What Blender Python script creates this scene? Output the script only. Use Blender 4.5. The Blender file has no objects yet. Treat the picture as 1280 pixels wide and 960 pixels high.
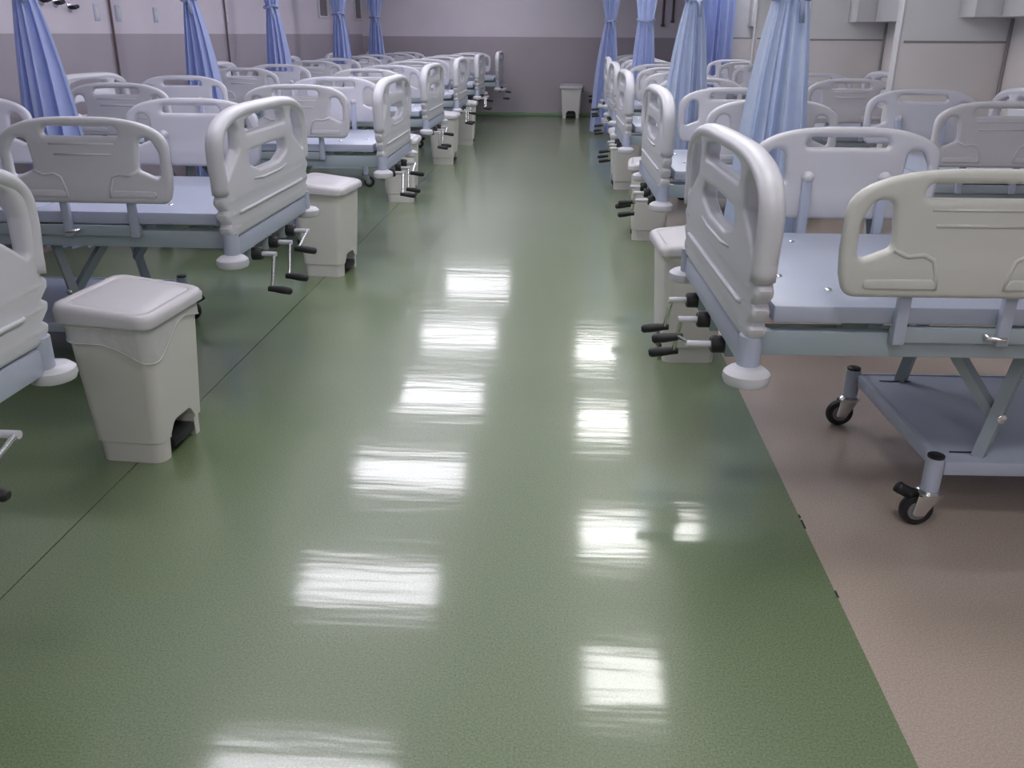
import bpy, bmesh, math, random
from mathutils import Vector, Matrix
random.seed(7)
PI = math.pi
SC = bpy.context.scene
COL = SC.collection

# ------------------------------------------------------------------ camera, world, exposure
F, CX, CY, VP, ROLL, H = 1086.0, 640.0, 480.0, (712.0, 43.0), math.radians(0.35), 1.35
yd = Vector((VP[0]-CX, CY-VP[1], -F)).normalized()
hd = Vector((math.cos(ROLL), -math.sin(ROLL), 0))
xd = (hd - yd*hd.dot(yd)).normalized()
zd = xd.cross(yd)
cam_data = bpy.data.cameras.new('camera')
cam = bpy.data.objects.new('camera', cam_data); COL.objects.link(cam)
cam_data.sensor_width = 36.0; cam_data.lens = F/1280.0*36.0
cam_data.clip_start = 0.05; cam_data.clip_end = 100
cam.matrix_world = Matrix(((xd.x, xd.y, xd.z, 0), (yd.x, yd.y, yd.z, 0), (zd.x, zd.y, zd.z, H), (0, 0, 0, 1)))
SC.camera = cam

world = bpy.data.worlds.new('world'); SC.world = world; world.use_nodes = True
world.node_tree.nodes['Background'].inputs[0].default_value = (0.75, 0.78, 0.9, 1)
world.node_tree.nodes['Background'].inputs[1].default_value = 0.05
SC.view_settings.view_transform = 'Standard'
SC.view_settings.look = 'None'
SC.view_settings.gamma = 1.0
SC.view_settings.use_curve_mapping = False
SC.view_settings.exposure = 0.0
LIGHT_L = 21.0      # radiance of the ceiling fixtures

# ------------------------------------------------------------------ materials
def srgb(r, g, b):
    def c(v):
        v /= 255.0
        return v/12.92 if v <= 0.04045 else ((v+0.055)/1.055)**2.4
    return (c(r), c(g), c(b), 1)

def mat(name, col, rough=0.5, metal=0.0, var=0.06, scale=6.0, bump=0.0, bscale=60.0, spec=0.5, stretch=(1, 1, 1)):
    m = bpy.data.materials.new(name); m.use_nodes = True
    nt = m.node_tree; N = nt.nodes; L = nt.links
    b = N['Principled BSDF']
    tc = N.new('ShaderNodeTexCoord'); mp = N.new('ShaderNodeMapping'); mp.inputs['Scale'].default_value = stretch
    L.new(tc.outputs['Object'], mp.inputs[0])
    nz = N.new('ShaderNodeTexNoise'); nz.inputs['Scale'].default_value = scale; nz.inputs['Detail'].default_value = 4
    L.new(mp.outputs[0], nz.inputs['Vector'])
    mx = N.new('ShaderNodeMix'); mx.data_type = 'RGBA'
    mx.inputs['A'].default_value = tuple(c*(1-var) for c in col[:3])+(1,)
    mx.inputs['B'].default_value = tuple(min(1, c*(1+var)) for c in col[:3])+(1,)
    L.new(nz.outputs['Fac'], mx.inputs['Factor']); L.new(mx.outputs['Result'], b.inputs['Base Color'])
    b.inputs['Roughness'].default_value = rough; b.inputs['Metallic'].default_value = metal
    b.inputs['Specular IOR Level'].default_value = spec
    if bump:
        n2 = N.new('ShaderNodeTexNoise'); n2.inputs['Scale'].default_value = bscale
        L.new(mp.outputs[0], n2.inputs['Vector'])
        bp = N.new('ShaderNodeBump'); bp.inputs['Strength'].default_value = bump; bp.inputs['Distance'].default_value = 0.01
        L.new(n2.outputs['Fac'], bp.inputs['Height']); L.new(bp.outputs[0], b.inputs['Normal'])
    return m

def floor_mat(name, c_dark, c_mid, c_light):
    m = bpy.data.materials.new(name); m.use_nodes = True
    nt = m.node_tree; N = nt.nodes; L = nt.links; b = N['Principled BSDF']
    tc = N.new('ShaderNodeTexCoord')
    n1 = N.new('ShaderNodeTexNoise'); n1.inputs['Scale'].default_value = 190; n1.inputs['Detail'].default_value = 3
    n1.inputs['Roughness'].default_value = 0.7
    L.new(tc.outputs['Object'], n1.inputs['Vector'])
    r = N.new('ShaderNodeValToRGB'); e = r.color_ramp.elements
    e[0].position = 0.32; e[0].color = c_dark; e[1].position = 0.68; e[1].color = c_light
    k = e.new(0.5); k.color = c_mid
    L.new(n1.outputs['Fac'], r.inputs[0])
    n0 = N.new('ShaderNodeTexNoise'); n0.inputs['Scale'].default_value = 1.3; n0.inputs['Detail'].default_value = 3
    L.new(tc.outputs['Object'], n0.inputs['Vector'])
    hs = N.new('ShaderNodeHueSaturation'); mr = N.new('ShaderNodeMapRange')
    mr.inputs['To Min'].default_value = 0.9; mr.inputs['To Max'].default_value = 1.1
    L.new(n0.outputs['Fac'], mr.inputs['Value']); L.new(mr.outputs[0], hs.inputs['Value'])
    L.new(r.outputs[0], hs.inputs['Color']); L.new(hs.outputs[0], b.inputs['Base Color'])
    # waxed vinyl: shallow rolling waves that streak across the aisle
    mp = N.new('ShaderNodeMapping'); mp.inputs['Scale'].default_value = (1.3, 9.0, 1.0)
    L.new(tc.outputs['Object'], mp.inputs[0])
    n2 = N.new('ShaderNodeTexNoise'); n2.inputs['Scale'].default_value = 1.6; n2.inputs['Detail'].default_value = 2.5
    L.new(mp.outputs[0], n2.inputs['Vector'])
    bp = N.new('ShaderNodeBump'); bp.inputs['Strength'].default_value = 0.5; bp.inputs['Distance'].default_value = 0.0017
    L.new(n2.outputs['Fac'], bp.inputs['Height'])
    L.new(bp.outputs[0], b.inputs['Normal'])
    b.inputs['Roughness'].default_value = 0.42
    b.inputs['Specular IOR Level'].default_value = 0.6
    b.inputs['Coat Weight'].default_value = 0.8
    b.inputs['Coat Roughness'].default_value = 0.11
    L.new(bp.outputs[0], b.inputs['Coat Normal'])
    return m

def wall_mat(name, low, up, zsplit):
    m = bpy.data.materials.new(name); m.use_nodes = True
    nt = m.node_tree; N = nt.nodes; L = nt.links; b = N['Principled BSDF']
    tc = N.new('ShaderNodeTexCoord'); sp = N.new('ShaderNodeSeparateXYZ'); L.new(tc.outputs['Object'], sp.inputs[0])
    cmp = N.new('ShaderNodeMath'); cmp.operation = 'GREATER_THAN'; cmp.inputs[1].default_value = zsplit
    L.new(sp.outputs['Z'], cmp.inputs[0])
    nz = N.new('ShaderNodeTexNoise'); nz.inputs['Scale'].default_value = 3; nz.inputs['Detail'].default_value = 5
    L.new(tc.outputs['Object'], nz.inputs['Vector'])
    mx = N.new('ShaderNodeMix'); mx.data_type = 'RGBA'; mx.inputs['A'].default_value = low; mx.inputs['B'].default_value = up
    L.new(cmp.outputs[0], mx.inputs['Factor'])
    mr = N.new('ShaderNodeMapRange'); mr.inputs['To Min'].default_value = 0.95; mr.inputs['To Max'].default_value = 1.05
    L.new(nz.outputs['Fac'], mr.inputs['Value'])
    hs = N.new('ShaderNodeHueSaturation'); L.new(mr.outputs[0], hs.inputs['Value'])
    L.new(mx.outputs['Result'], hs.inputs['Color']); L.new(hs.outputs[0], b.inputs['Base Color'])
    b.inputs['Roughness'].default_value = 0.55
    return m

def emit_mat(name, col, strength):
    m = bpy.data.materials.new(name); m.use_nodes = True
    nt = m.node_tree; N = nt.nodes; L = nt.links
    e = N.new('ShaderNodeEmission'); e.inputs[0].default_value = col; e.inputs[1].default_value = strength
    L.new(e.outputs[0], N['Material Output'].inputs['Surface'])
    return m

def bag_mat():
    m = bpy.data.materials.new('thin_plastic_bag'); m.use_nodes = True
    nt = m.node_tree; N = nt.nodes; L = nt.links; b = N['Principled BSDF']
    b.inputs['Base Color'].default_value = (0.75, 0.75, 0.77, 1); b.inputs['Roughness'].default_value = 0.25
    b.inputs['Alpha'].default_value = 0.6
    tc = N.new('ShaderNodeTexCoord'); nz = N.new('ShaderNodeTexNoise'); nz.inputs['Scale'].default_value = 22
    L.new(tc.outputs['Object'], nz.inputs['Vector'])
    bp = N.new('ShaderNodeBump'); bp.inputs['Strength'].default_value = 0.6; bp.inputs['Distance'].default_value = 0.01
    L.new(nz.outputs['Fac'], bp.inputs['Height']); L.new(bp.outputs[0], b.inputs['Normal'])
    return m

M = {}
M['plastic'] = mat('bed_white_plastic', (0.62, 0.615, 0.675, 1), 0.42, var=0.03, scale=3)
M['cream'] = mat('bed_cream_plastic', (0.565, 0.565, 0.545, 1), 0.42, var=0.03, scale=3)
M['bluepaint'] = mat('pale_blue_paint', (0.435, 0.475, 0.60, 1), 0.35, var=0.04, scale=5)
M['framepaint'] = mat('grey_blue_paint', (0.34, 0.40, 0.45, 1), 0.4, var=0.06, scale=5)
M['chrome'] = mat('chrome', (0.75, 0.75, 0.77, 1), 0.22, metal=1.0, var=0.04)
M['black'] = mat('black_rubber', (0.012, 0.012, 0.016, 1), 0.5, var=0.2)
M['wheel'] = mat('grey_wheel_hub', (0.18, 0.18, 0.19, 1), 0.45)
M['bin'] = mat('bin_cream_plastic', (0.68, 0.66, 0.64, 1), 0.45, var=0.03, scale=4, bump=0.05, bscale=150)
M['binlid'] = mat('bin_lid_white_plastic', (0.57, 0.55, 0.585, 1), 0.4, var=0.02, scale=4)
M['bag'] = bag_mat()
def cloth_mat(name, col):
    """woven cloth that lets part of the light through"""
    m = mat(name, col, 0.85, var=0.08, scale=14, bump=0.1, bscale=400, spec=0.2)
    nt = m.node_tree; N = nt.nodes; L = nt.links
    tr = N.new('ShaderNodeBsdfTranslucent'); mx = N.new('ShaderNodeMixShader'); mx.inputs[0].default_value = 0.42
    src = N['Principled BSDF'].inputs['Base Color'].links[0].from_socket
    L.new(src, tr.inputs['Color'])
    L.new(N['Principled BSDF'].outputs[0], mx.inputs[1]); L.new(tr.outputs[0], mx.inputs[2])
    L.new(mx.outputs[0], N['Material Output'].inputs['Surface'])
    return m
M['curtain'] = cloth_mat('pale_blue_cloth', (0.54, 0.615, 0.89, 1))
M['curtain_pale'] = cloth_mat('paler_blue_cloth', (0.60, 0.68, 0.86, 1))
M['curtain_deep'] = cloth_mat('deep_blue_cloth', (0.42, 0.50, 0.83, 1))
M['tie'] = mat('blue_tie_cloth', (0.34, 0.40, 0.60, 1), 0.85, var=0.1, scale=20)
M['green'] = floor_mat('green_speckled_vinyl', (0.095, 0.14, 0.068, 1), (0.152, 0.207, 0.106, 1), (0.222, 0.272, 0.153, 1))
M['tan'] = floor_mat('tan_speckled_vinyl', (0.355, 0.285, 0.24, 1), (0.44, 0.36, 0.305, 1), (0.53, 0.44, 0.38, 1))
M['seam'] = mat('dark_seam', (0.03, 0.04, 0.03, 1), 0.8)
M['wall_l'] = wall_mat('wall_paint_two_tone', (0.37, 0.33, 0.38, 1), (0.64, 0.585, 0.66, 1), 1.335)
M['wall_b'] = wall_mat('back_wall_paint_two_tone', (0.375, 0.335, 0.375, 1), (0.63, 0.585, 0.645, 1), 1.305)
M['wall_r'] = wall_mat('right_wall_paint_two_tone', (0.75, 0.715, 0.715, 1), (0.72, 0.725, 0.735, 1), 1.32)
M['white'] = mat('white_paint', (0.62, 0.62, 0.64, 1), 0.5, var=0.02)
M['ceil'] = mat('ceiling_paint', (0.62, 0.61, 0.64, 1), 0.7, var=0.02)
M['cord'] = mat('brown_cord', (0.13, 0.085, 0.09, 1), 0.6)
M['outlet_blue'] = mat('pale_blue_outlet', (0.46, 0.50, 0.66, 1), 0.4)
M['greytrim'] = mat('grey_trim', (0.30, 0.28, 0.29, 1), 0.5)
M['cove'] = mat('green_cove', (0.19, 0.27, 0.17, 1), 0.4)
M['lamp'] = emit_mat('lit_tube_diffuser_cool', (0.96, 0.93, 1.02, 1), LIGHT_L*0.76)
M['lamp_w'] = emit_mat('lit_tube_diffuser_neutral', (1.0, 0.985, 0.975, 1), LIGHT_L*1.05)

# ------------------------------------------------------------------ mesh helpers
def link_mesh(name, me, m, parent=None):
    o = bpy.data.objects.new(name, me); COL.objects.link(o)
    me.materials.clear(); me.materials.append(m)
    if parent is not None: o.parent = parent
    return o

def from_bm(name, bm, m, parent=None, smooth=False, autosm=None):
    bmesh.ops.recalc_face_normals(bm, faces=bm.faces[:])
    me = bpy.data.meshes.new(name)
    if autosm is not None:
        for f in bm.faces: f.smooth = True
        for e in bm.edges:
            if len(e.link_faces) == 2 and e.calc_face_angle(0) > autosm: e.smooth = False
    elif smooth:
        for f in bm.faces: f.smooth = True
    bm.to_mesh(me); bm.free()
    return link_mesh(name, me, m, parent)

def add_box(bm, x0, x1, y0, y1, z0, z1, bevel=0.0, seg=2, mtx=None):
    r = bmesh.ops.create_cube(bm, size=1.0)
    vs = r['verts']
    for v in vs:
        v.co = Vector(((x0+x1)/2+v.co.x*(x1-x0), (y0+y1)/2+v.co.y*(y1-y0), (z0+z1)/2+v.co.z*(z1-z0)))
    if bevel:
        es = list({e for v in vs for e in v.link_edges})
        rr = bmesh.ops.bevel(bm, geom=es, offset=bevel, segments=seg, affect='EDGES', profile=0.5)
        vs = list({v for f in rr['faces'] for v in f.verts} | {v for v in vs if v.is_valid})
    if mtx is not None:
        bmesh.ops.transform(bm, matrix=mtx, verts=vs)
    return vs

def box(name, x0, x1, y0, y1, z0, z1, m, parent=None, bevel=0.0, seg=2):
    bm = bmesh.new(); add_box(bm, x0, x1, y0, y1, z0, z1, bevel, seg)
    return from_bm(name, bm, m, parent, autosm=0.6 if bevel else None)

def add_tube(bm, pts, rad, n=10, closed=False, caps=True, ry=None, rads=None):
    pts = [Vector(p) for p in pts]; k = len(pts)
    rings = []; up = None
    for i, p in enumerate(pts):
        if closed: t = (pts[(i+1) % k]-pts[i-1]).normalized()
        elif i == 0: t = (pts[1]-p).normalized()
        elif i == k-1: t = (p-pts[i-1]).normalized()
        else: t = ((pts[i+1]-p).normalized()+(p-pts[i-1]).normalized()).normalized()
        if up is None:
            a = Vector((1, 0, 0)) if abs(t.x) < 0.9 else Vector((0, 1, 0))
            up = (a-t*a.dot(t)).normalized()
        else: up = (up-t*up.dot(t)).normalized()
        s = t.cross(up)
        r = rads[i] if rads else rad
        r2 = ry if ry else r
        rings.append([bm.verts.new(p+up*(r*math.cos(2*PI*j/n))+s*(r2*math.sin(2*PI*j/n))) for j in range(n)])
    m = k if closed else k-1
    for i in range(m):
        a = rings[i]; b = rings[(i+1) % k]
        for j in range(n): bm.faces.new((a[j], a[(j+1) % n], b[(j+1) % n], b[j]))
    if caps and not closed:
        bm.faces.new(rings[0][::-1]); bm.faces.new(rings[-1])

def tube(name, pts, rad, m, parent=None, n=10, **kw):
    bm = bmesh.new(); add_tube(bm, pts, rad, n, **kw)
    return from_bm(name, bm, m, parent, autosm=0.8)

def add_lathe(bm, prof, n=20, mtx=None):
    rings = []
    vs = []
    for r, z in prof:
        if r < 1e-6:
            v = bm.verts.new((0, 0, z)); rings.append([v]); vs.append(v)
        else:
            ring = [bm.verts.new((r*math.cos(2*PI*j/n), r*math.sin(2*PI*j/n), z)) for j in range(n)]
            rings.append(ring); vs += ring
    for a, b in zip(rings, rings[1:]):
        for j in range(n):
            if len(a) == 1 and len(b) == 1: continue
            if len(a) == 1: bm.faces.new((a[0], b[j], b[(j+1) % n]))
            elif len(b) == 1: bm.faces.new((a[j], a[(j+1) % n], b[0]))
            else: bm.faces.new((a[j], a[(j+1) % n], b[(j+1) % n], b[j]))
    if mtx is not None: bmesh.ops.transform(bm, matrix=mtx, verts=vs)

def lathe(name, prof, m, parent=None, n=20, mtx=None):
    bm = bmesh.new(); add_lathe(bm, prof, n, mtx)
    return from_bm(name, bm, m, parent, autosm=0.7)

def rpoly(pts, seg=5):
    """polygon with (x, y, radius) corners -> rounded outline"""
    out = []; n = len(pts)
    for i in range(n):
        p = Vector(pts[i][:2]); a = Vector(pts[i-1][:2]); b = Vector(pts[(i+1) % n][:2]); r = pts[i][2]
        da = (a-p); db = (b-p); la, lb = da.length, db.length
        if r <= 0: out.append(p); continue
        da.normalize(); db.normalize()
        ang = math.acos(max(-1, min(1, da.dot(db))))
        if ang > PI-0.05: out.append(p); continue
        d = min(r/math.tan(ang/2), la*0.48, lb*0.48); rr = d*math.tan(ang/2)
        c = p+(da+db).normalized()*(rr/math.sin(ang/2))
        s = p+da*d-c; e = p+db*d-c
        a0 = math.atan2(s.y, s.x); a1 = math.atan2(e.y, e.x); dd = (a1-a0+PI) % (2*PI)-PI
        for k in range(seg+1):
            t = a0+dd*k/seg; out.append(c+Vector((math.cos(t), math.sin(t)))*rr)
    return [(p.x, p.y) for p in out]

def plate_mesh(loops, thick, bevel, mtx, res=2):
    """flat outline with holes -> solid plate with rounded edges"""
    cu = bpy.data.curves.new('outline', 'CURVE'); cu.dimensions = '2D'; cu.fill_mode = 'BOTH'
    cu.extrude = max(0.0005, thick/2-bevel); cu.bevel_depth = bevel; cu.bevel_resolution = res; cu.offset = -bevel
    for lp in loops:
        s = cu.splines.new('POLY'); s.points.add(len(lp)-1); s.use_cyclic_u = True
        for q, (x, y) in zip(s.points, lp): q.co = (x, y, 0, 1)
    o = bpy.data.objects.new('outline_tmp', cu); COL.objects.link(o)
    dg = bpy.context.evaluated_depsgraph_get()
    me = bpy.data.meshes.new_from_object(o.evaluated_get(dg))
    bpy.data.objects.remove(o); bpy.data.curves.remove(cu)
    me.transform(mtx)
    bm = bmesh.new(); bm.from_mesh(me)
    bmesh.ops.remove_doubles(bm, verts=bm.verts[:], dist=0.0004)
    bpy.data.meshes.remove(me)
    return bm

def tag(o, label=None, cat=None, group=None, kind=None):
    if label: o['label'] = label
    if cat: o['category'] = cat
    if group: o['group'] = group
    if kind: o['kind'] = kind
    return o

def thing(name, label, cat, loc=(0, 0, 0), rz=0.0, group=None):
    o = bpy.data.objects.new(name, None); COL.objects.link(o)
    o.empty_display_size = 0.1; o.location = loc; o.rotation_euler = (0, 0, rz)
    return tag(o, label, cat, group)

def copy_tree(o, parent=None):
    c = o.copy(); COL.objects.link(c)
    if parent is not None: c.parent = parent
    for ch in list(o.children): copy_tree(ch, c)
    return c

def struct(o): o['kind'] = 'structure'; return o

# ------------------------------------------------------------------ room shell
XL, XR, YF, YB, ZC = -3.6, 2.85, -4.0, 16.1, 2.7
T = 0.15
SPLIT, SEAM, TANL = 0.735, -1.415, -3.4
fl = struct(box('floor', XL, XR, YF, YB, -0.06, -0.006, M['seam']))
def sheet(x0, x1, m): return box('vinyl_sheet', x0, x1, YF, YB, -0.006, 0.0, m, fl)
g = 0.0022
sheet(SEAM+g, SPLIT, M['green']); sheet(TANL, SEAM-g, M['green'])
sheet(SPLIT, XR, M['tan']); sheet(XL, TANL, M['tan'])
# small chips of missing vinyl along the colour joint
for y, l in ((2.27, 0.05), (1.93, 0.03), (2.33, 0.02)):
    box('joint_chip', SPLIT-0.002, SPLIT+0.004, y, y+l, 0.0, 0.0006, M['seam'], fl)
struct(box('ceiling', XL, XR, YF, YB, ZC, ZC+T, M['ceil']))
struct(box('wall_left', XL-T, XL, YF-T, YB+T, -0.06, ZC+T, M['wall_l']))
struct(box('wall_right', XR, XR+T, YF-T, YB+T, -0.06, ZC+T, M['wall_r']))
struct(box('wall_back', XL, XR, YB, YB+T, -0.06, ZC+T, M['wall_b']))
struct(box('wall_front', XL, XR, YF-T, YF, -0.06, ZC+T, M['wall_r']))
struct(box('baseboard_back', XL, XR, YB-0.015, YB, 0.0, 0.07, M['cove'], bevel=0.004))
struct(box('baseboard_left', XL, XL+0.012, YF, YB-0.02, 0.0, 0.07, M['greytrim'], bevel=0.004))
struct(box('baseboard_right', XR-0.012, XR, YF, YB-0.02, 0.0, 0.07, M['greytrim'], bevel=0.004))
# dark windows high on the left wall, near the end wall
M['glass_dark'] = mat('dark_window_glass', (0.10, 0.085, 0.105, 1), 0.15, var=0.1)
for i, (y0, y1) in enumerate(((13.36, 13.80), (15.60, 16.03))):
    w = struct(box('window_%d' % (i+1), XL, XL+0.006, y0, y1, 1.58, 2.45, M['glass_dark']))
    for nm, a, b, c, d in (('window_frame', y0-0.05, y0, 1.55, 2.50), ('window_frame', y1, y1+0.05, 1.55, 2.50), ('window_sill', y0, y1, 1.55, 1.58), ('window_frame', y0, y1, 2.45, 2.50)):
        box(nm, XL, XL+0.022, a, b, c, d, M['white'], w, bevel=0.003)
FINS = [3.85, 6.25, 8.65, 11.05, 13.4]
FX = 2.16
for i, y in enumerate(FINS):
    w = struct(box('wall_partition', FX, XR, y, y+0.10, 0.0, ZC, M['wall_r'], bevel=0.004))
    box('chair_rail', FX+0.02, XR, y-0.008, y, 1.312, 1.325, M['greytrim'], w, bevel=0.003)  # grey colour stands in for the shadow line along the moulding
    box('end_post', FX-0.012, FX, y-0.004, y+0.104, 0.0, ZC, M['white'], w, bevel=0.003)

# ------------------------------------------------------------------ beds
def rot_yz(x):   # plate (u, v) -> (x, u, v)
    return Matrix(((0, 0, 1, x), (1, 0, 0, 0), (0, 1, 0, 0), (0, 0, 0, 1)))
def rot_xz(y):   # plate (u, v) -> (u, y, v)
    return Matrix(((1, 0, 0, 0), (0, 0, -1, y), (0, 1, 0, 0), (0, 0, 0, 1)))

HW = 0.565
def arch(n=24):
    """outer line of an end board, from the foot of one side over the top"""
    side = [(0.49, 0.61), (0.52, 0.635), (0.527, 0.655), (0.508, 0.668), (0.535, 0.688), (0.542, 0.71), (0.522, 0.722),
            (0.55, 0.742), (0.556, 0.765), (0.535, 0.782), (0.555, 0.83), (HW, 0.90)]
    top = []
    for k in range(n+1):
        a = k/n*PI/2
        top.append((HW*math.cos(a)**0.55, 0.93+0.16*math.sin(a)**0.75))
    right = side+top
    left = [(-x, z) for x, z in reversed(right[:-1])]
    return right+left

def mirror(lp): return [(-x, z) for x, z in reversed(lp)]
side_hole = rpoly([(0.345, 0.93, 0.02), (0.335, 1.00, 0.02), (0.36, 1.03, 0.02), (0.47, 1.0, 0.04), (0.505, 0.93, 0.03), (0.503, 0.825, 0.014), (0.45, 0.865, 0.04)], 5)
top_hole = rpoly([(-0.265, 0.982, 0.018), (0.265, 0.982, 0.018), (0.25, 1.030, 0.025), (0.10, 1.047, 0.05), (-0.10, 1.047, 0.05), (-0.25, 1.030, 0.025)], 5)
low_hole = rpoly([(-0.225, 0.908, 0.02), (-0.255, 0.865, 0.03), (-0.13, 0.828, 0.1), (0.13, 0.828, 0.1), (0.255, 0.865, 0.03), (0.225, 0.908, 0.02), (0.0, 0.913, 0.1)], 5)

def end_board(parent, name, x, sgn):
    bm = plate_mesh([arch(), side_hole, mirror(side_hole), top_hole, low_hole], 0.052, 0.016, rot_yz(x))
    # moulded corner ribs
    for s in (-1, 1):
        for z, w in ((0.648, 0.497), (0.702, 0.512), (0.757, 0.526)):
            prof = ((-0.115, 0.012), (-0.105, 0.021), (-0.085, 0.0265), (-0.03, 0.028), (-0.005, 0.0265), (0.010, 0.022), (0.019, 0.014), (0.023, 0.004))
            add_tube(bm, [(x, s*(w+d), z) for d, _ in prof], 0.03, 14, rads=[r for _, r in prof])
    o = from_bm(name, bm, M['plastic'], parent, autosm=1.0)
    bm = bmesh.new()
    a = [Vector(p) for p in arch() if p[1] > 0.80]
    a = [Vector((a[0].x, 0.81))]+a+[Vector((a[-1].x, 0.81))]
    pts = []
    for i, p in enumerate(a):
        t = (a[min(i+1, len(a)-1)]-a[max(i-1, 0)]).normalized()
        n = Vector((-t.y, t.x)); q = p+n*0.022
        pts.append((x-sgn*0.003, q.x, q.y))
    # ends taper into the board
    pts = [(pts[0][0], pts[0][1]-0.004, 0.785)]+pts+[(pts[-1][0], pts[-1][1]+0.004, 0.785)]
    add_tube(bm, pts, 0.033, 14, ry=0.024)
    from_bm('rim', bm, M['plastic'], o, smooth=True)
    bm = bmesh.new()
    add_tube(bm, [(x-sgn*0.024, -0.42, 0.70), (x-sgn*0.03, -0.41, 0.70), (x-sgn*0.03, 0.41, 0.70), (x-sgn*0.024, 0.42, 0.70)], 0.007, 8)
    from_bm('moulded_ridge', bm, M['plastic'], o, smooth=True)
    bm = bmesh.new()
    add_tube(bm, [(x-sgn*0.022, -0.22, 0.80), (x-sgn*0.026, -0.11, 0.79), (x-sgn*0.026, 0.11, 0.79), (x-sgn*0.022, 0.22, 0.80)], 0.006, 8)
    from_bm('moulded_ridge', bm, M['plastic'], o, smooth=True)
    box('end_bar', x-0.022, x+0.022, -0.47, 0.47, 0.535, 0.606, M['bluepaint'], parent, bevel=0.006)
    for s in (-1, 1):
        b = lathe('bumper', [(0, 0.502), (0.042, 0.502), (0.057, 0.508), (0.062, 0.520), (0.060, 0.536), (0.048, 0.546), (0.03, 0.550), (0, 0.550)],
                  M['plastic'], parent, 24, Matrix.Translation((x-sgn*0.012, s*0.512, 0)))
        lathe('bumper_neck', [(0, 0.54), (0.030, 0.54), (0.030, 0.63), (0, 0.63)], M['bluepaint'], b, 16, Matrix.Translation((x-sgn*0.006, s*0.49, 0)))
    return o

def rail_outline():
    h = 0.3275
    pts = [(h-0.005, 0.80), (h, 0.86), (h-0.002, 0.93)]
    for k in range(13):
        a = k/12*PI/2
        pts.append(((h-0.002)*math.cos(a)**0.75, 0.945+0.115*math.sin(a)**0.85))
    pts += [(-x, z) for x, z in reversed(pts[:-1])]
    low = rpoly([(-(h-0.005), 0.80, 0), (-(h-0.022), 0.742, 0.045), (h-0.022, 0.742, 0.045), (h-0.005, 0.80, 0)], 6)
    return pts+low[1:-1]
rail_side_hole = rpoly([(0.205, 0.90, 0.05), (0.215, 0.985, 0.03), (0.262, 0.983, 0.03), (0.288, 0.93, 0.03), (0.285, 0.835, 0.013), (0.205, 0.868, 0.015)], 5)
rail_slot = rpoly([(-0.15, 0.99, 0.012), (0.15, 0.99, 0.012), (0.135, 1.025, 0.02), (-0.135, 1.025, 0.02)], 4)

def side_rail(parent, xc, s, material):
    """s = side of the bed; rail outside the posts"""
    y = s*0.505
    bm = plate_mesh([rail_outline(), rail_side_hole, mirror(rail_side_hole), rail_slot], 0.034, 0.0155, Matrix.Translation((xc, 0, 0)) @ rot_xz(y), res=3)
    r = from_bm('side_rail', bm, material, parent, autosm=0.8)
    # raised mouldings on the outer face
    for k in (-1, 1):
        pad = rpoly([(k*0.075, 0.765, 0.02), (k*0.265, 0.765, 0.02), (k*0.265, 0.79, 0.015), (k*0.095, 0.793, 0.02)], 4)
        if k < 0: pad = pad[::-1]
        bm = plate_mesh([pad], 0.012, 0.005, Matrix.Translation((xc, 0, 0)) @ rot_xz(y+s*0.016))
        from_bm('moulding', bm, material, r, autosm=0.8)
    curve = [(-0.20, 0.865), (-0.165, 0.848), (-0.125, 0.853), (-0.10, 0.84), (-0.088, 0.80), (-0.085, 0.765)]
    for k in (-1, 1):
        bm = bmesh.new(); add_tube(bm, [(xc+k*u, y+s*0.0155, z) for u, z in curve], 0.006, 8)
        from_bm('moulding', bm, material, r, smooth=True)
    bm = bmesh.new()
    add_tube(bm, [(xc-0.11, y+s*0.0155, 0.925), (xc+0.11, y+s*0.0155, 0.925)], 0.005, 8)
    from_bm('moulding', bm, material, r, smooth=True)
    bm = bmesh.new()
    add_tube(bm, [(xc-0.125, y+s*0.0155, 0.963), (xc+0.125, y+s*0.0155, 0.963)], 0.004, 8)
    from_bm('moulding', bm, material, r, smooth=True)
    for dx in (-0.133, 0.133):
        p = xc+dx
        bm = bmesh.new(); add_box(bm, p-0.016, p+0.016, s*0.472-0.012, s*0.472+0.012, 0.605, 0.885, 0.004)
        q = from_bm('rail_post', bm, M['bluepaint'], r, autosm=0.6)
        bm = bmesh.new(); bmesh.ops.create_uvsphere(bm, u_segments=14, v_segments=8, radius=0.021, matrix=Matrix.Translation((p, s*0.470, 0.892)))
    # NB: caps are made below so that they stay at part level
        from_bm('post_cap', bm, M['plastic'], r, smooth=True)
    return r

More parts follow.
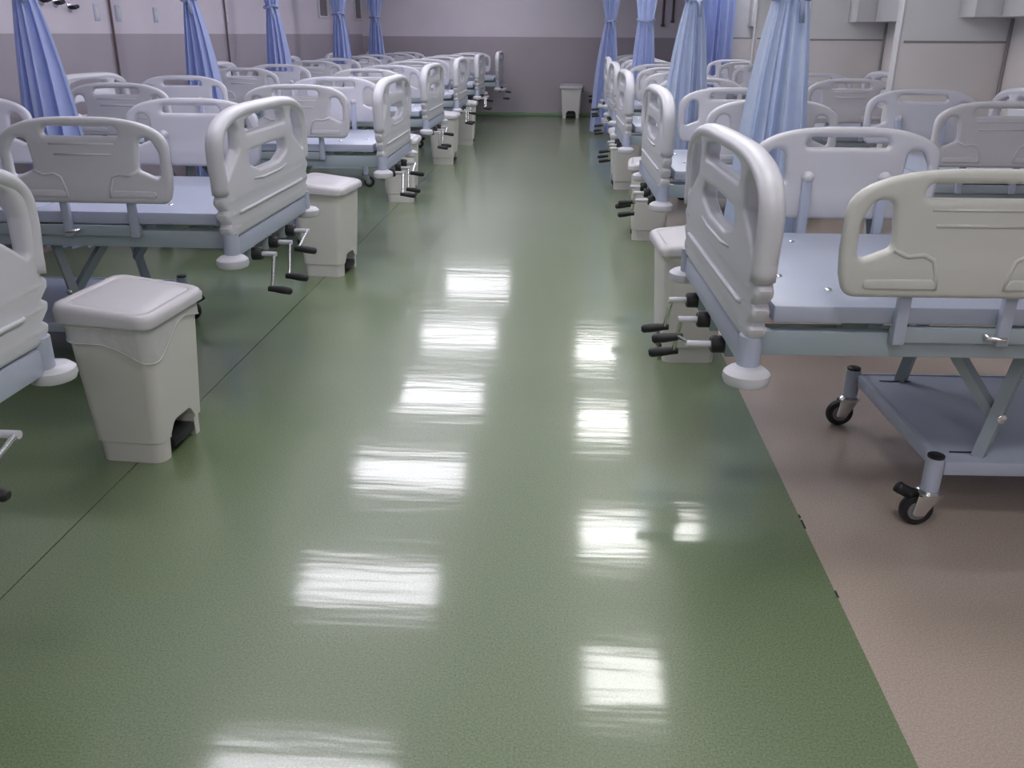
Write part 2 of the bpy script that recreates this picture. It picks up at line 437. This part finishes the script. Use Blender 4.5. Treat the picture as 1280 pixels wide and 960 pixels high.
def make_bed():
    t = thing('hospital_bed', 'bed', 'bed')
    Lb = 2.08
    end_board(t, 'footboard', 0.0, 1)
    end_board(t, 'headboard', Lb, -1)
    # mattress platform of four steel sections
    for a, b in ((0.055, 0.80), (0.812, 1.10), (1.112, 1.30), (1.312, 2.03)):
        bm = bmesh.new(); add_box(bm, a, b, -0.455, 0.455, 0.652, 0.70, 0.008)
        from_bm('platform_section', bm, M['bluepaint'], t, autosm=0.6)
    for x, y in ((0.14, -0.16), (0.24, -0.30), (0.14, 0.20), (0.30, 0.30)):
        lathe('bolt', [(0, 0.6995), (0.011, 0.6995), (0.011, 0.703), (0.007, 0.706), (0, 0.7065)], M['chrome'], t, 10, Matrix.Translation((x, y, 0)))
    for s in (-1, 1):
        y = s*0.43
        box('frame_rail', 0.024, Lb-0.024, y-0.018, y+0.018, 0.56, 0.628, M['framepaint'], t, bevel=0.004)
        box('rail_bracket', 0.36, 0.95, s*0.4585-0.0085, s*0.4585+0.0085, 0.606, 0.648, M['framepaint'], t, bevel=0.003)
        box('rail_bracket', 1.30, 1.93, s*0.4585-0.0085, s*0.4585+0.0085, 0.606, 0.648, M['framepaint'], t, bevel=0.003)
        l = tube('latch', [(0.60, s*0.465, 0.632), (0.60, s*0.49, 0.63), (0.645, s*0.495, 0.627)], 0.006, M['chrome'], t, 8)
        side_rail(t, 0.51, s, M['plastic'])
        side_rail(t, 1.63, s, M['plastic'])
    for x in (0.34, 0.80, 1.32, 1.75):
        box('cross_member', x-0.02, x+0.02, -0.412, 0.412, 0.575, 0.650, M['framepaint'], t, bevel=0.003)
    # wheeled base
    bx0, bx1, by = 0.60, 1.56, 0.352
    base = box('base_tray', bx0+0.008, bx1-0.008, -by, by, 0.185, 0.203, M['bluepaint'], t, bevel=0.003)
    for x in (bx0+0.018, bx1-0.018):
        box('tray_lip', x-0.012, x+0.012, -by+0.03, by-0.03, 0.17, 0.214, M['bluepaint'], base, bevel=0.005)
    for s in (-1, 1):
        box('tray_lip', bx0+0.03, bx1-0.03, s*by-0.006, s*by+0.006, 0.165, 0.207, M['bluepaint'], base, bevel=0.002)
        for x in (0.73, 1.36):
            box('slot', x-0.06, x+0.05, s*0.285-0.004, s*0.285+0.004, 0.205, 0.2058, M['black'], base)
    for x in (bx0, bx1):
        for s in (-1, 1):
            y = s*0.355
            p = lathe('corner_post', [(0, 0.118), (0.026, 0.118), (0.026, 0.222), (0, 0.222)], M['bluepaint'], t, 16, Matrix.Translation((x, y, 0)))
            lathe('cap', [(0, 0.221), (0.024, 0.221), (0.024, 0.229), (0.018, 0.232), (0, 0.232)], M['black'], p, 16, Matrix.Translation((x, y, 0)))
            caster(t, x, y, s, x == bx0 and s < 0)
    # scissor legs
    for s in (-1, 1):
        y = s*0.30
        for x0, k in ((0.75, 1), (1.38, -1)):
            bm = bmesh.new(); add_tube(bm, [(x0, y, 0.20), (x0+k*0.07, y, 0.565)], 0.024, 4, ry=0.024)
            lg = from_bm('leg', bm, M['framepaint'], t)
            lathe('pivot_bolt', [(0, 0), (0.014, 0), (0.014, 0.006), (0.008, 0.010), (0, 0.010)], M['chrome'], lg, 12,
                  Matrix.Translation((x0+k*0.03, y+s*0.019, 0.33)) @ Matrix.Rotation(-s*PI/2, 4, 'X'))
            bm = bmesh.new(); add_tube(bm, [(x0-k*0.15, y-s*0.03, 0.565), (x0+k*0.025, y-s*0.03, 0.33)], 0.022, 4, ry=0.02)
            from_bm('brace', bm, M['framepaint'], t)
    tube('adjusting_shaft', [(0.02, 0.05, 0.555), (1.30, 0.05, 0.555)], 0.011, M['chrome'], t, 8)
    tube('adjusting_shaft', [(0.02, 0.27, 0.555), (0.75, 0.27, 0.555)], 0.011, M['chrome'], t, 8)
    tube('adjusting_shaft', [(0.02, -0.19, 0.555), (0.90, -0.19, 0.555)], 0.011, M['chrome'], t, 8)
    crank(t, 0.27, 0.50, -2.15)
    crank(t, 0.05, 0.50, -2.05)
    crank(t, -0.19, 0.50, -0.22, far=0.075, arm=0.19)
    return t

def crank(parent, y, z, ang, far=0.065, arm=0.15):
    c = thing_part('crank', parent)
    X = Matrix.Rotation(-PI/2, 4, 'Y')
    plate = box('mount', -0.006, 0.02, y-0.03, y+0.03, z-0.03, z+0.05, M['framepaint'], c, bevel=0.003)
    lathe('collar', [(0, 0), (0.026, 0), (0.026, 0.035), (0.022, 0.04), (0, 0.04)], M['black'], c, 16, Matrix.Translation((-0.005, y, z)) @ X)
    tube('rod', [(-0.04, y, z), (-0.04-far, y, z)], 0.010, M['plastic'], c, 10)
    dy, dz = math.cos(ang)*arm, math.sin(ang)*arm
    xe = -0.03-far
    # the arm swings in the plane across the rod: y grows away from the rod end
    tube('arm', [(xe, y, z), (xe-0.006, y+abs(dy), z+dz)], 0.0075, M['chrome'], c, 8)
    hx, hy, hz = xe-0.006, y+abs(dy), z+dz
    tube('handle', [(hx+0.015, hy, hz), (hx-0.005, hy, hz), (hx-0.045, hy, hz-0.004), (hx-0.075, hy, hz-0.008), (hx-0.082, hy, hz-0.009)], 0.014, M['black'], c, 12,
         rads=[0.011, 0.013, 0.0165, 0.0155, 0.009])
    return c

def thing_part(name, parent):
    o = bpy.data.objects.new(name, None); COL.objects.link(o); o.parent = parent; o.empty_display_size = 0.05
    return o

def caster(parent, x, y, s, brake):
    c = thing_part('caster', parent)
    Y = Matrix.Rotation(PI/2, 4, 'X')
    ox = -0.028
    lathe('swivel_plate', [(0, 0.105), (0.036, 0.105), (0.038, 0.112), (0.030, 0.119), (0, 0.119)], M['chrome'], c, 18, Matrix.Translation((x, y, 0)))
    lathe('wheel', [(0, -0.014), (0.034, -0.014), (0.046, -0.012), (0.05, -0.004), (0.05, 0.004), (0.046, 0.012), (0.034, 0.014), (0, 0.014)], M['black'], c, 24,
          Matrix.Translation((x+ox, y, 0.05)) @ Y)
    lathe('hub', [(0, -0.0165), (0.028, -0.0165), (0.030, -0.013), (0.030, 0.013), (0.028, 0.0165), (0, 0.0165)], M['wheel'], c, 18, Matrix.Translation((x+ox, y, 0.05)) @ Y)
    bm = bmesh.new()
    for k in (-1, 1):
        lp = rpoly([(x+ox-0.018, 0.036, 0.012), (x+ox+0.018, 0.036, 0.012), (x+0.03, 0.107, 0.006), (x-0.036, 0.107, 0.006)], 4)
        b2 = plate_mesh([lp], 0.004, 0.001, rot_xz(y+k*0.020), res=1)
        me = bpy.data.meshes.new('fork_side'); b2.to_mesh(me); b2.free(); bm.from_mesh(me); bpy.data.meshes.remove(me)
    add_box(bm, x-0.036, x+0.03, y-0.022, y+0.022, 0.102, 0.107)
    from_bm('fork', bm, M['chrome'], c, autosm=0.6)
    if brake:
        bm = bmesh.new(); add_tube(bm, [(x-0.03, y, 0.098), (x-0.06, y, 0.105), (x-0.085, y, 0.118), (x-0.095, y, 0.125)], 0.012, 8, ry=0.018)
        from_bm('brake_pedal', bm, M['black'], c, smooth=True)
    return c

proto = make_bed()
# x of the footboard, centre y, turn in degrees
RIGHT = [(0.482, 2.66, 1.8), (0.50, 5.07, 1.0), (0.46, 7.42, 1.0), (0.48, 9.62, 0.5), (0.50, 11.77, -0.5), (0.52, 14.35, 0.6)]
LEFT = [(-1.335, 1.525, 0.0), (-1.29, 3.74, 0.0), (-1.165, 6.03, 0.6), (-1.275, 8.58, -0.4), (-1.29, 10.95, 0.5), (-1.27, 13.15, 0.3), (-1.14, 15.2, 0.0)]
ORD = ['first', 'second', 'third', 'fourth', 'fifth', 'sixth', 'seventh']
beds = []
for side, arr in (('R', RIGHT), ('L', LEFT)):
    for i, (x, y, a) in enumerate(arr):
        o = proto if not beds else copy_tree(proto)
        o.location = (x, y, 0)
        o.rotation_euler = (0, 0, math.radians(a) + (0 if side == 'R' else PI))
        n = ORD[len(arr)-1-i]
        if side == 'R':
            o['label'] = 'white hospital bed standing on tan floor, %s from the grey end wall' % n
            o['group'] = 'hospital beds on the tan floor'
        else:
            o['label'] = 'white hospital bed standing on green floor, %s from the grey end wall' % n
            o['group'] = 'hospital beds on the green floor'
        beds.append(o)
# the outer rails of the bed at the front of the tan row are cream
for ch in beds[0].children:
    if ch.name.startswith('side_rail') and sum(v.co.y for v in ch.data.vertices) < 0:
        for q in [ch]+list(ch.children):
            if q.data.materials[0] == M['plastic']:
                q.data = q.data.copy(); q.data.materials[0] = M['cream']

# ------------------------------------------------------------------ pedal bins
def rrect(hx, hy, r, seg=5):
    return rpoly([(hx, -hy, r), (hx, hy, r), (-hx, hy, r), (-hx, -hy, r)], seg)

def loft(bm, secs):
    """secs: list of (z, outline)"""
    rings = [[bm.verts.new((x, y, z)) for x, y in lp] for z, lp in secs]
    n = len(rings[0])
    for a, b in zip(rings, rings[1:]):
        for j in range(n): bm.faces.new((a[j], a[(j+1) % n], b[(j+1) % n], b[j]))
    bm.faces.new(rings[0][::-1]); bm.faces.new(rings[-1])

def cut(bm_target, bm_cut):
    ma = bpy.data.meshes.new('a'); bmesh.ops.recalc_face_normals(bm_target, faces=bm_target.faces[:]); bm_target.to_mesh(ma); bm_target.free()
    mb = bpy.data.meshes.new('b'); bmesh.ops.recalc_face_normals(bm_cut, faces=bm_cut.faces[:]); bm_cut.to_mesh(mb); bm_cut.free()
    a = bpy.data.objects.new('a_tmp', ma); b = bpy.data.objects.new('b_tmp', mb); COL.objects.link(a); COL.objects.link(b)
    md = a.modifiers.new('cut', 'BOOLEAN'); md.operation = 'DIFFERENCE'; md.object = b; md.solver = 'EXACT'
    dg = bpy.context.evaluated_depsgraph_get()
    me = bpy.data.meshes.new_from_object(a.evaluated_get(dg))
    bpy.data.objects.remove(a); bpy.data.objects.remove(b)
    bm = bmesh.new(); bm.from_mesh(me); bpy.data.meshes.remove(me)
    return bm

def make_bin():
    """pedal side faces +x"""
    t = thing('pedal_bin', 'bin', 'bin')
    bm = bmesh.new()
    loft(bm, [(0.0, rrect(0.112, 0.145, 0.035)), (0.07, rrect(0.114, 0.147, 0.035)), (0.075, rrect(0.120, 0.153, 0.035)),
              (0.30, rrect(0.132, 0.166, 0.035)), (0.478, rrect(0.141, 0.176, 0.035)), (0.482, rrect(0.148, 0.183, 0.035)), (0.50, rrect(0.149, 0.184, 0.035))])
    bc = bmesh.new()
    lp = rpoly([(-0.092, -0.02, 0), (0.092, -0.02, 0), (0.084, 0.085, 0.0), (0.055, 0.125, 0.03), (-0.055, 0.125, 0.03), (-0.084, 0.085, 0.0)], 4)
    b2 = plate_mesh([lp], 0.16, 0.0005, rot_yz(0.12), res=0)
    me = bpy.data.meshes.new('c'); b2.to_mesh(me); b2.free(); bc.from_mesh(me); bpy.data.meshes.remove(me)
    bm = cut(bm, bc)
    from_bm('body', bm, M['bin'], t, autosm=0.5)
    bm = bmesh.new()
    loft(bm, [(0.492, rrect(0.152, 0.188, 0.04)), (0.497, rrect(0.164, 0.200, 0.045)), (0.526, rrect(0.166, 0.202, 0.046)), (0.540, rrect(0.160, 0.196, 0.046)),
              (0.546, rrect(0.150, 0.186, 0.044)), (0.547, rrect(0.135, 0.171, 0.04)), (0.542, rrect(0.129, 0.165, 0.038)), (0.546, rrect(0.120, 0.156, 0.036)), (0.552, rrect(0.06, 0.09, 0.03))])
    for v in bm.verts: v.co.z -= v.co.x*(0.04+0.07*min(1, max(0, (v.co.z-0.497)/0.04)))
    from_bm('lid', bm, M['binlid'], t, autosm=0.9)
    p = box('pedal', 0.05, 0.122, -0.074, 0.074, 0.028, 0.062, M['black'], t, bevel=0.006)
    box('recess_lining', 0.0415, 0.046, -0.085, 0.085, 0.002, 0.115, M['black'], t)
    # hinge rod guide at the rear
    bm = bmesh.new(); add_tube(bm, [(-0.02, 0.19, 0.42), (-0.02, 0.196, 0.47), (0.01, 0.207, 0.50), (0.02, 0.212, 0.515)], 0.006, 8)
    from_bm('lid_hook', bm, M['black'], t, smooth=True)
    return t

def bin_bag(parent):
    bm = bmesh.new(); lp = rrect(0.147, 0.182, 0.04, 6)
    # resample outline evenly
    per = []; n = 96
    L = [0]
    for i in range(len(lp)): L.append(L[-1]+(Vector(lp[(i+1) % len(lp)])-Vector(lp[i])).length)
    for k in range(n):
        d = L[-1]*k/n; i = max(j for j in range(len(lp)) if L[j] <= d)
        f = (d-L[i])/max(1e-6, L[i+1]-L[i]); per.append(Vector(lp[i]).lerp(Vector(lp[(i+1) % len(lp)]), f))
    rows = 9; rings = []
    for r in range(rows):
        ring = []
        for k in range(n):
            p = per[k]
            # droops deepest on the -y and +x sides
            da = (math.atan2(p.y, p.x)+0.95+PI) % (2*PI)-PI
            drop = 0.028+0.075*math.exp(-(da/0.62)**2)+0.03*abs(math.sin(k*2*PI/n*2+0.6))**1.5
            f = r/(rows-1); z = 0.492-f*drop
            wob = 1+0.006+0.012*f*math.sin(k*0.9+3*math.sin(k*0.3))+0.01*f
            taper = 1-0.35*(0.492-z)*0.5
            ring.append(bm.verts.new((p.x*wob*taper+0.0, p.y*wob*taper, z)))
        rings.append(ring)
    for a, b in zip(rings, rings[1:]):
        for k in range(n): bm.faces.new((a[k], a[(k+1) % n], b[(k+1) % n], b[k]))
    hem = rings[-1]
    add_tube(bm, [v.co.copy() for v in hem], 0.0026, 5, closed=True)
    return from_bm('bin_bag', bm, M['bag'], parent, smooth=True)

bproto = make_bin()
BINS_L = [(-1.425, 2.69), (-1.41, 5.12), (-1.42, 7.60), (-1.36, 9.95), (-1.34, 11.8)]
BINS_R = [(0.56, 3.80), (0.60, 6.27), (0.56, 8.45)]
bins = []
WHO_L = ['cream pedal bin with plastic bag hanging out under its lid, on green floor seam',
         'cream pedal bin between the sixth and fifth green-floor beds from the end wall',
         'cream pedal bin between the fifth and fourth green-floor beds from the end wall',
         'cream pedal bin between the fourth and third green-floor beds from the end wall',
         'cream pedal bin between the third and second green-floor beds from the end wall']
WHO_R = ['cream pedal bin behind the cranks of the tan-floor bed farthest from the end wall',
         'cream pedal bin between the fifth and fourth tan-floor beds from the end wall',
         'cream pedal bin between the fourth and third tan-floor beds from the end wall']
for i, (x, y) in enumerate(BINS_L+BINS_R+[(0.06, 15.85)]):
    o = bproto if i == 0 else copy_tree(bproto)
    o.location = (x, y, 0)
    if i < 5: o.rotation_euler = (0, 0, math.radians([-4, -6, 3, -3, 2][i])); o['label'] = WHO_L[i]
    elif i < 8: o.rotation_euler = (0, 0, PI+math.radians([3, -4, 2][i-5])); o['label'] = WHO_R[i-5]
    else: o.rotation_euler = (0, 0, -PI/2); o['label'] = 'lone pedal bin with black pedal against the grey end wall'
    o['group'] = 'pedal bins along the aisle'
    bins.append(o)
bin_bag(bins[0])

# ------------------------------------------------------------------ curtains
def curtain(x, y, wtop, wtie, wbot, ztie, label, dl=0.5, rz=0.0, zbot=0.18, m='curtain', seed=0, pleats=7, tied=True, amp=0.05):
    rnd = random.Random(seed)
    t = thing('curtain', label, 'curtain', (x, y, 0), rz, 'blue bed curtains')
    bm = bmesh.new(); NZ, NS = 44, 110
    ph = [rnd.uniform(0, 6.28) for _ in range(4)]
    ztop = ZC-0.03
    rows = []
    for i in range(NZ+1):
        f = i/NZ; z = ztop+(zbot-ztop)*f
        if tied:
            if z > ztie:
                q = min(1, (z-ztie)/(ztop-ztie)); w = wtie+(wtop-wtie)*(1-math.exp(-3.2*q))/(1-math.exp(-3.2)); a = amp*(0.35+0.65*min(1, q*2.5)); off = 0
            else:
                q = (ztie-z)/(ztie-zbot); w = wtie+(wbot-wtie)*(1-math.exp(-2.0*q))/(1-math.exp(-2.0)); a = amp*(0.5+0.9*min(1, q*1.8))
                off = (0.5-dl)*(w-wtie)
        else: w = wtop+(wbot-wtop)*f; a = amp; off = 0
        row = []
        for k in range(NS+1):
            s = k/NS
            jig = 0.035*math.sin(2*PI*1.5*s+ph[0]+1.5*f)+0.02*math.sin(2*PI*3.2*s+ph[1])
            xx = (s-0.5+jig*min(1, s*4, (1-s)*4))*w+off
            env = 0.55+0.45*math.sin(PI*s)
            yy = a*env*(math.sin(2*PI*pleats*s+ph[2]+0.7*math.sin(2.2*f+ph[3]))+0.35*math.sin(2*PI*pleats*1.7*s+ph[1]))
            # bunched cloth is round, not flat
            yy += (0.25*w if tied else 0.1*w)*(math.sin(PI*s)-0.5)*(-1)
            row.append(bm.verts.new((xx, yy, z)))
        rows.append(row)
    for a, b in zip(rows, rows[1:]):
        for k in range(NS): bm.faces.new((a[k], a[k+1], b[k+1], b[k]))
    c = from_bm('cloth', bm, M[m], t, smooth=True)
    if tied:
        bm = bmesh.new(); pts = []
        for k in range(28):
            a = 2*PI*k/28
            pts.append(((wtie*0.54)*math.cos(a), (amp*0.62+wtie*0.16)*math.sin(a)-wtie*0.06, ztie+0.012*math.sin(a*2+seed)))
        add_tube(bm, pts, 0.016, 8, closed=True, ry=0.010)
        add_tube(bm, [(0.01, -amp*0.6-wtie*0.24, ztie), (0.03, -amp*0.7-wtie*0.3, ztie-0.03), (0.035, -amp*0.7-wtie*0.28, ztie-0.11)], 0.012, 8)
        from_bm('tie', bm, M['tie'], t, smooth=True)
    tr = box('track', -max(wtop, 0.5)/2-0.1, max(wtop, 0.5)/2+0.1, -0.015, 0.015, ZC-0.035, ZC, M['white'], t, bevel=0.003)
    return t

curtain(-2.93, 4.92, 0.34, 0.09, 0.40, 1.60, 'tied blue curtain between sixth and fifth green-floor beds from the end wall', dl=0.36, seed=1, pleats=5)
curtain(-3.02, 7.35, 0.34, 0.10, 0.38, 1.59, 'tied blue curtain between fifth and fourth green-floor beds from the end wall', dl=0.36, seed=2, pleats=5)
curtain(-3.14, 9.77, 0.36, 0.12, 0.36, 1.60, 'tied blue curtain between fourth and third green-floor beds from the end wall', dl=0.36, seed=3, pleats=5)
curtain(-2.99, 12.05, 0.36, 0.14, 0.34, 1.58, 'tied blue curtain between third and second green-floor beds from the end wall', dl=0.45, seed=4, pleats=5)
curtain(-2.96, 14.15, 0.34, 0.13, 0.33, 1.58, 'tied blue curtain between second and first green-floor beds from the end wall', dl=0.5, seed=5, pleats=5)
curtain(0.945, 4.13, 0.34, 0.15, 0.37, 1.51, 'pale blue tied curtain between sixth and fifth tan-floor beds from the end wall', dl=0.58, seed=6, pleats=4, amp=0.045, zbot=0.25, m='curtain_pale')
curtain(0.85, 6.58, 0.34, 0.11, 0.38, 1.575, 'pale blue tied curtain between fifth and fourth tan-floor beds from the end wall', dl=0.55, seed=7, pleats=4, amp=0.045, zbot=0.25, m='curtain_pale')
curtain(0.86, 10.75, 0.30, 0.17, 0.32, 1.50, 'tied blue curtain between third and second tan-floor beds from the end wall', seed=8, pleats=4, amp=0.045)
curtain(0.56, 13.05, 0.34, 0.13, 0.40, 1.53, 'tied blue curtain flaring to floor at aisle edge near grey end wall', dl=0.62, seed=9, zbot=0.05, pleats=4)
curtain(1.94, 12.95, 0.58, 0.3, 0.58, 1.5, 'untied deep blue curtain hanging straight among tan-floor beds', seed=10, m='curtain_deep', pleats=6, tied=False, amp=0.05)

# ------------------------------------------------------------------ wall units, outlets, cords
for i, y in enumerate(FINS):
    n = ORD[len(FINS)-1-i]
    t = thing('wall_unit', 'white wall box over bed heads on %s partition from the end wall' % n, 'wall unit', (0, 0, 0), 0, 'white boxes at the partitions')
    t.location = (2.5, y, 1.465)
    def ub(name, x0, x1, y0, y1, z0, z1, mm):
        return box(name, x0-2.5, x1-2.5, y0-y, y1-y, z0-1.465, z1-1.465, mm, t, bevel=0.004)
    ub('shelf_box', 2.50, XR, y-0.24, y, 1.465, 2.05, M['white'])
    ub('side_box', 2.66, XR, y-1.30, y-0.245, 1.465, 2.05, M['white'])
    ub('corner_shade_strip', XR-0.02, XR, y-0.02, y, 0.08, 1.46, M['greytrim'])  # strip added to darken the corner where shade gathers below the box

def cord(x, y, z0, z1, label, r=0.009):
    t = thing('cable_conduit', label, 'conduit', (x, y, z0), 0, 'thin brown conduits on the walls')
    tube('pipe', [(0, 0, 0.0), (0.002, 0.004, (z1-z0)*0.4), (0, -0.003, (z1-z0)*0.7), (0, 0, z1-z0)], r, M['cord'], t, 8)
    lathe('end_cap', [(0, -0.02), (r*1.7, -0.015), (r*1.7, 0.015), (0, 0.02)], M['cord'], t, 10)
cord(XL+0.015, 7.17, 0.80, ZC, 'thin brown conduit on wall behind tied curtain beside pale blue outlets', 0.010)
cord(XL+0.015, 9.62, 0.80, ZC, 'thin brown conduit on wall beside tied curtain, nearer the end wall', 0.010)
cord(1.572, YB-0.015, 1.50, ZC, 'longer thin brown conduit hanging on grey end wall', 0.02)
cord(1.735, YB-0.015, 1.56, ZC, 'shorter thin brown conduit hanging on grey end wall', 0.02)

def outlet(y, z, dark, label, group):
    t = thing('gas_outlet' if dark else 'wall_socket', label, 'outlet', (XL, y, z), 0, group)
    R90 = Matrix.Rotation(PI/2, 4, 'Y')
    if dark:
        lathe('flange', [(0, 0), (0.034, 0), (0.034, 0.008), (0.026, 0.012), (0, 0.012)], M['chrome'], t, 16, R90)
        lathe('nozzle', [(0, 0.012), (0.014, 0.012), (0.014, 0.05), (0, 0.05)], M['black'], t, 12, R90)
        tube('knob', [(0.05, -0.03, 0), (0.055, 0, 0.004), (0.05, 0.03, 0.008)], 0.014, M['black'], t, 8)
    else:
        box('plate', 0, 0.008, -0.04, 0.04, -0.06, 0.06, M['outlet_blue'], t, bevel=0.003)
        box('insert', 0.008, 0.011, -0.022, 0.022, -0.035, 0.035, M['white'], t, bevel=0.001)
for y, z, lb in ((6.25, 1.545, 'lower dark-knobbed gas outlet tucked beside the tied curtain'), (6.42, 1.535, 'lower dark-knobbed gas outlet in the middle of the cluster'),
                 (6.60, 1.51, 'lower dark-knobbed gas outlet at the cluster end facing the brown conduit'), (6.29, 1.62, 'upper dark-knobbed gas outlet tucked beside the tied curtain'),
                 (6.46, 1.61, 'upper dark-knobbed gas outlet of the pair, farther from the tied curtain')):
    outlet(y, z, True, lb, 'gas outlets on the wall')
for y in (6.98, 7.32, 8.0, 9.70):
    outlet(y, 1.485, False, {6.98: 'pale blue wall socket just before brown conduit', 7.32: 'pale blue wall socket just past the brown conduit',
           8.0: 'pale blue wall socket alone between two tied curtains', 9.70: 'pale blue wall socket past the second brown conduit'}[y], 'pale blue wall sockets')

# ------------------------------------------------------------------ ceiling lights (reflected in the floor; some unseen ones added for fill)
def fixture(x, y, w, l, grp, label, lamp):
    t = thing('ceiling_light', label, 'light', (x, y, ZC), 0, grp)
    bm = bmesh.new()
    add_box(bm, -w/2-0.03, w/2+0.03, -l/2-0.03, l/2+0.03, -0.03, 0.0, 0.005)
    from_bm('housing', bm, M['white'], t, autosm=0.6)
    h = l*0.42
    for s in (-1, 1):
        bm = bmesh.new(); add_box(bm, -w/2, w/2, s*l*0.26-h/2, s*l*0.26+h/2, -0.055, -0.03, 0.008)
        from_bm('diffuser', bm, lamp, t, autosm=0.6)
ORD += ['eighth', 'ninth']
YS = (-1.6, 3.72, 5.65, 7.55, 9.5, 11.7, 14.4)  # first entry is an added fill lamp behind the camera, unseen
for i, y in enumerate(YS):
    fixture(-1.45, y, 1.06, 0.46, 'wide ceiling lights over the aisle', 'wide ceiling light of a row mirrored in green floor plus an unseen added fill, %s of its row from the end wall' % ORD[len(YS)-1-i], M['lamp'])
YS = (-2.4, -0.6, 1.0, 2.75, 4.7, 6.5, 8.85, 11.2)  # first entries carry the row on unseen, added to light the front
for i, y in enumerate(YS):
    fixture(0.50, y, 0.54, 0.46, 'small ceiling lights beside the wide row', 'small ceiling light of a row mirrored in green floor plus unseen added ones, %s of its row from the end wall' % ORD[len(YS)-1-i], M['lamp_w'])
fixture(2.0, 12.2, 0.54, 0.46, 'small ceiling lights beside the wide row', 'added unseen light over the head end of a tan-floor bed', M['lamp_w'])  # added to brighten the deep blue curtain and the far right end
fixture(1.14, 6.62, 0.22, 0.34, 'small ceiling lights beside the wide row', 'smallest ceiling light, alone beside the row of small lights', M['lamp_w'])
bpy.context.view_layer.update()
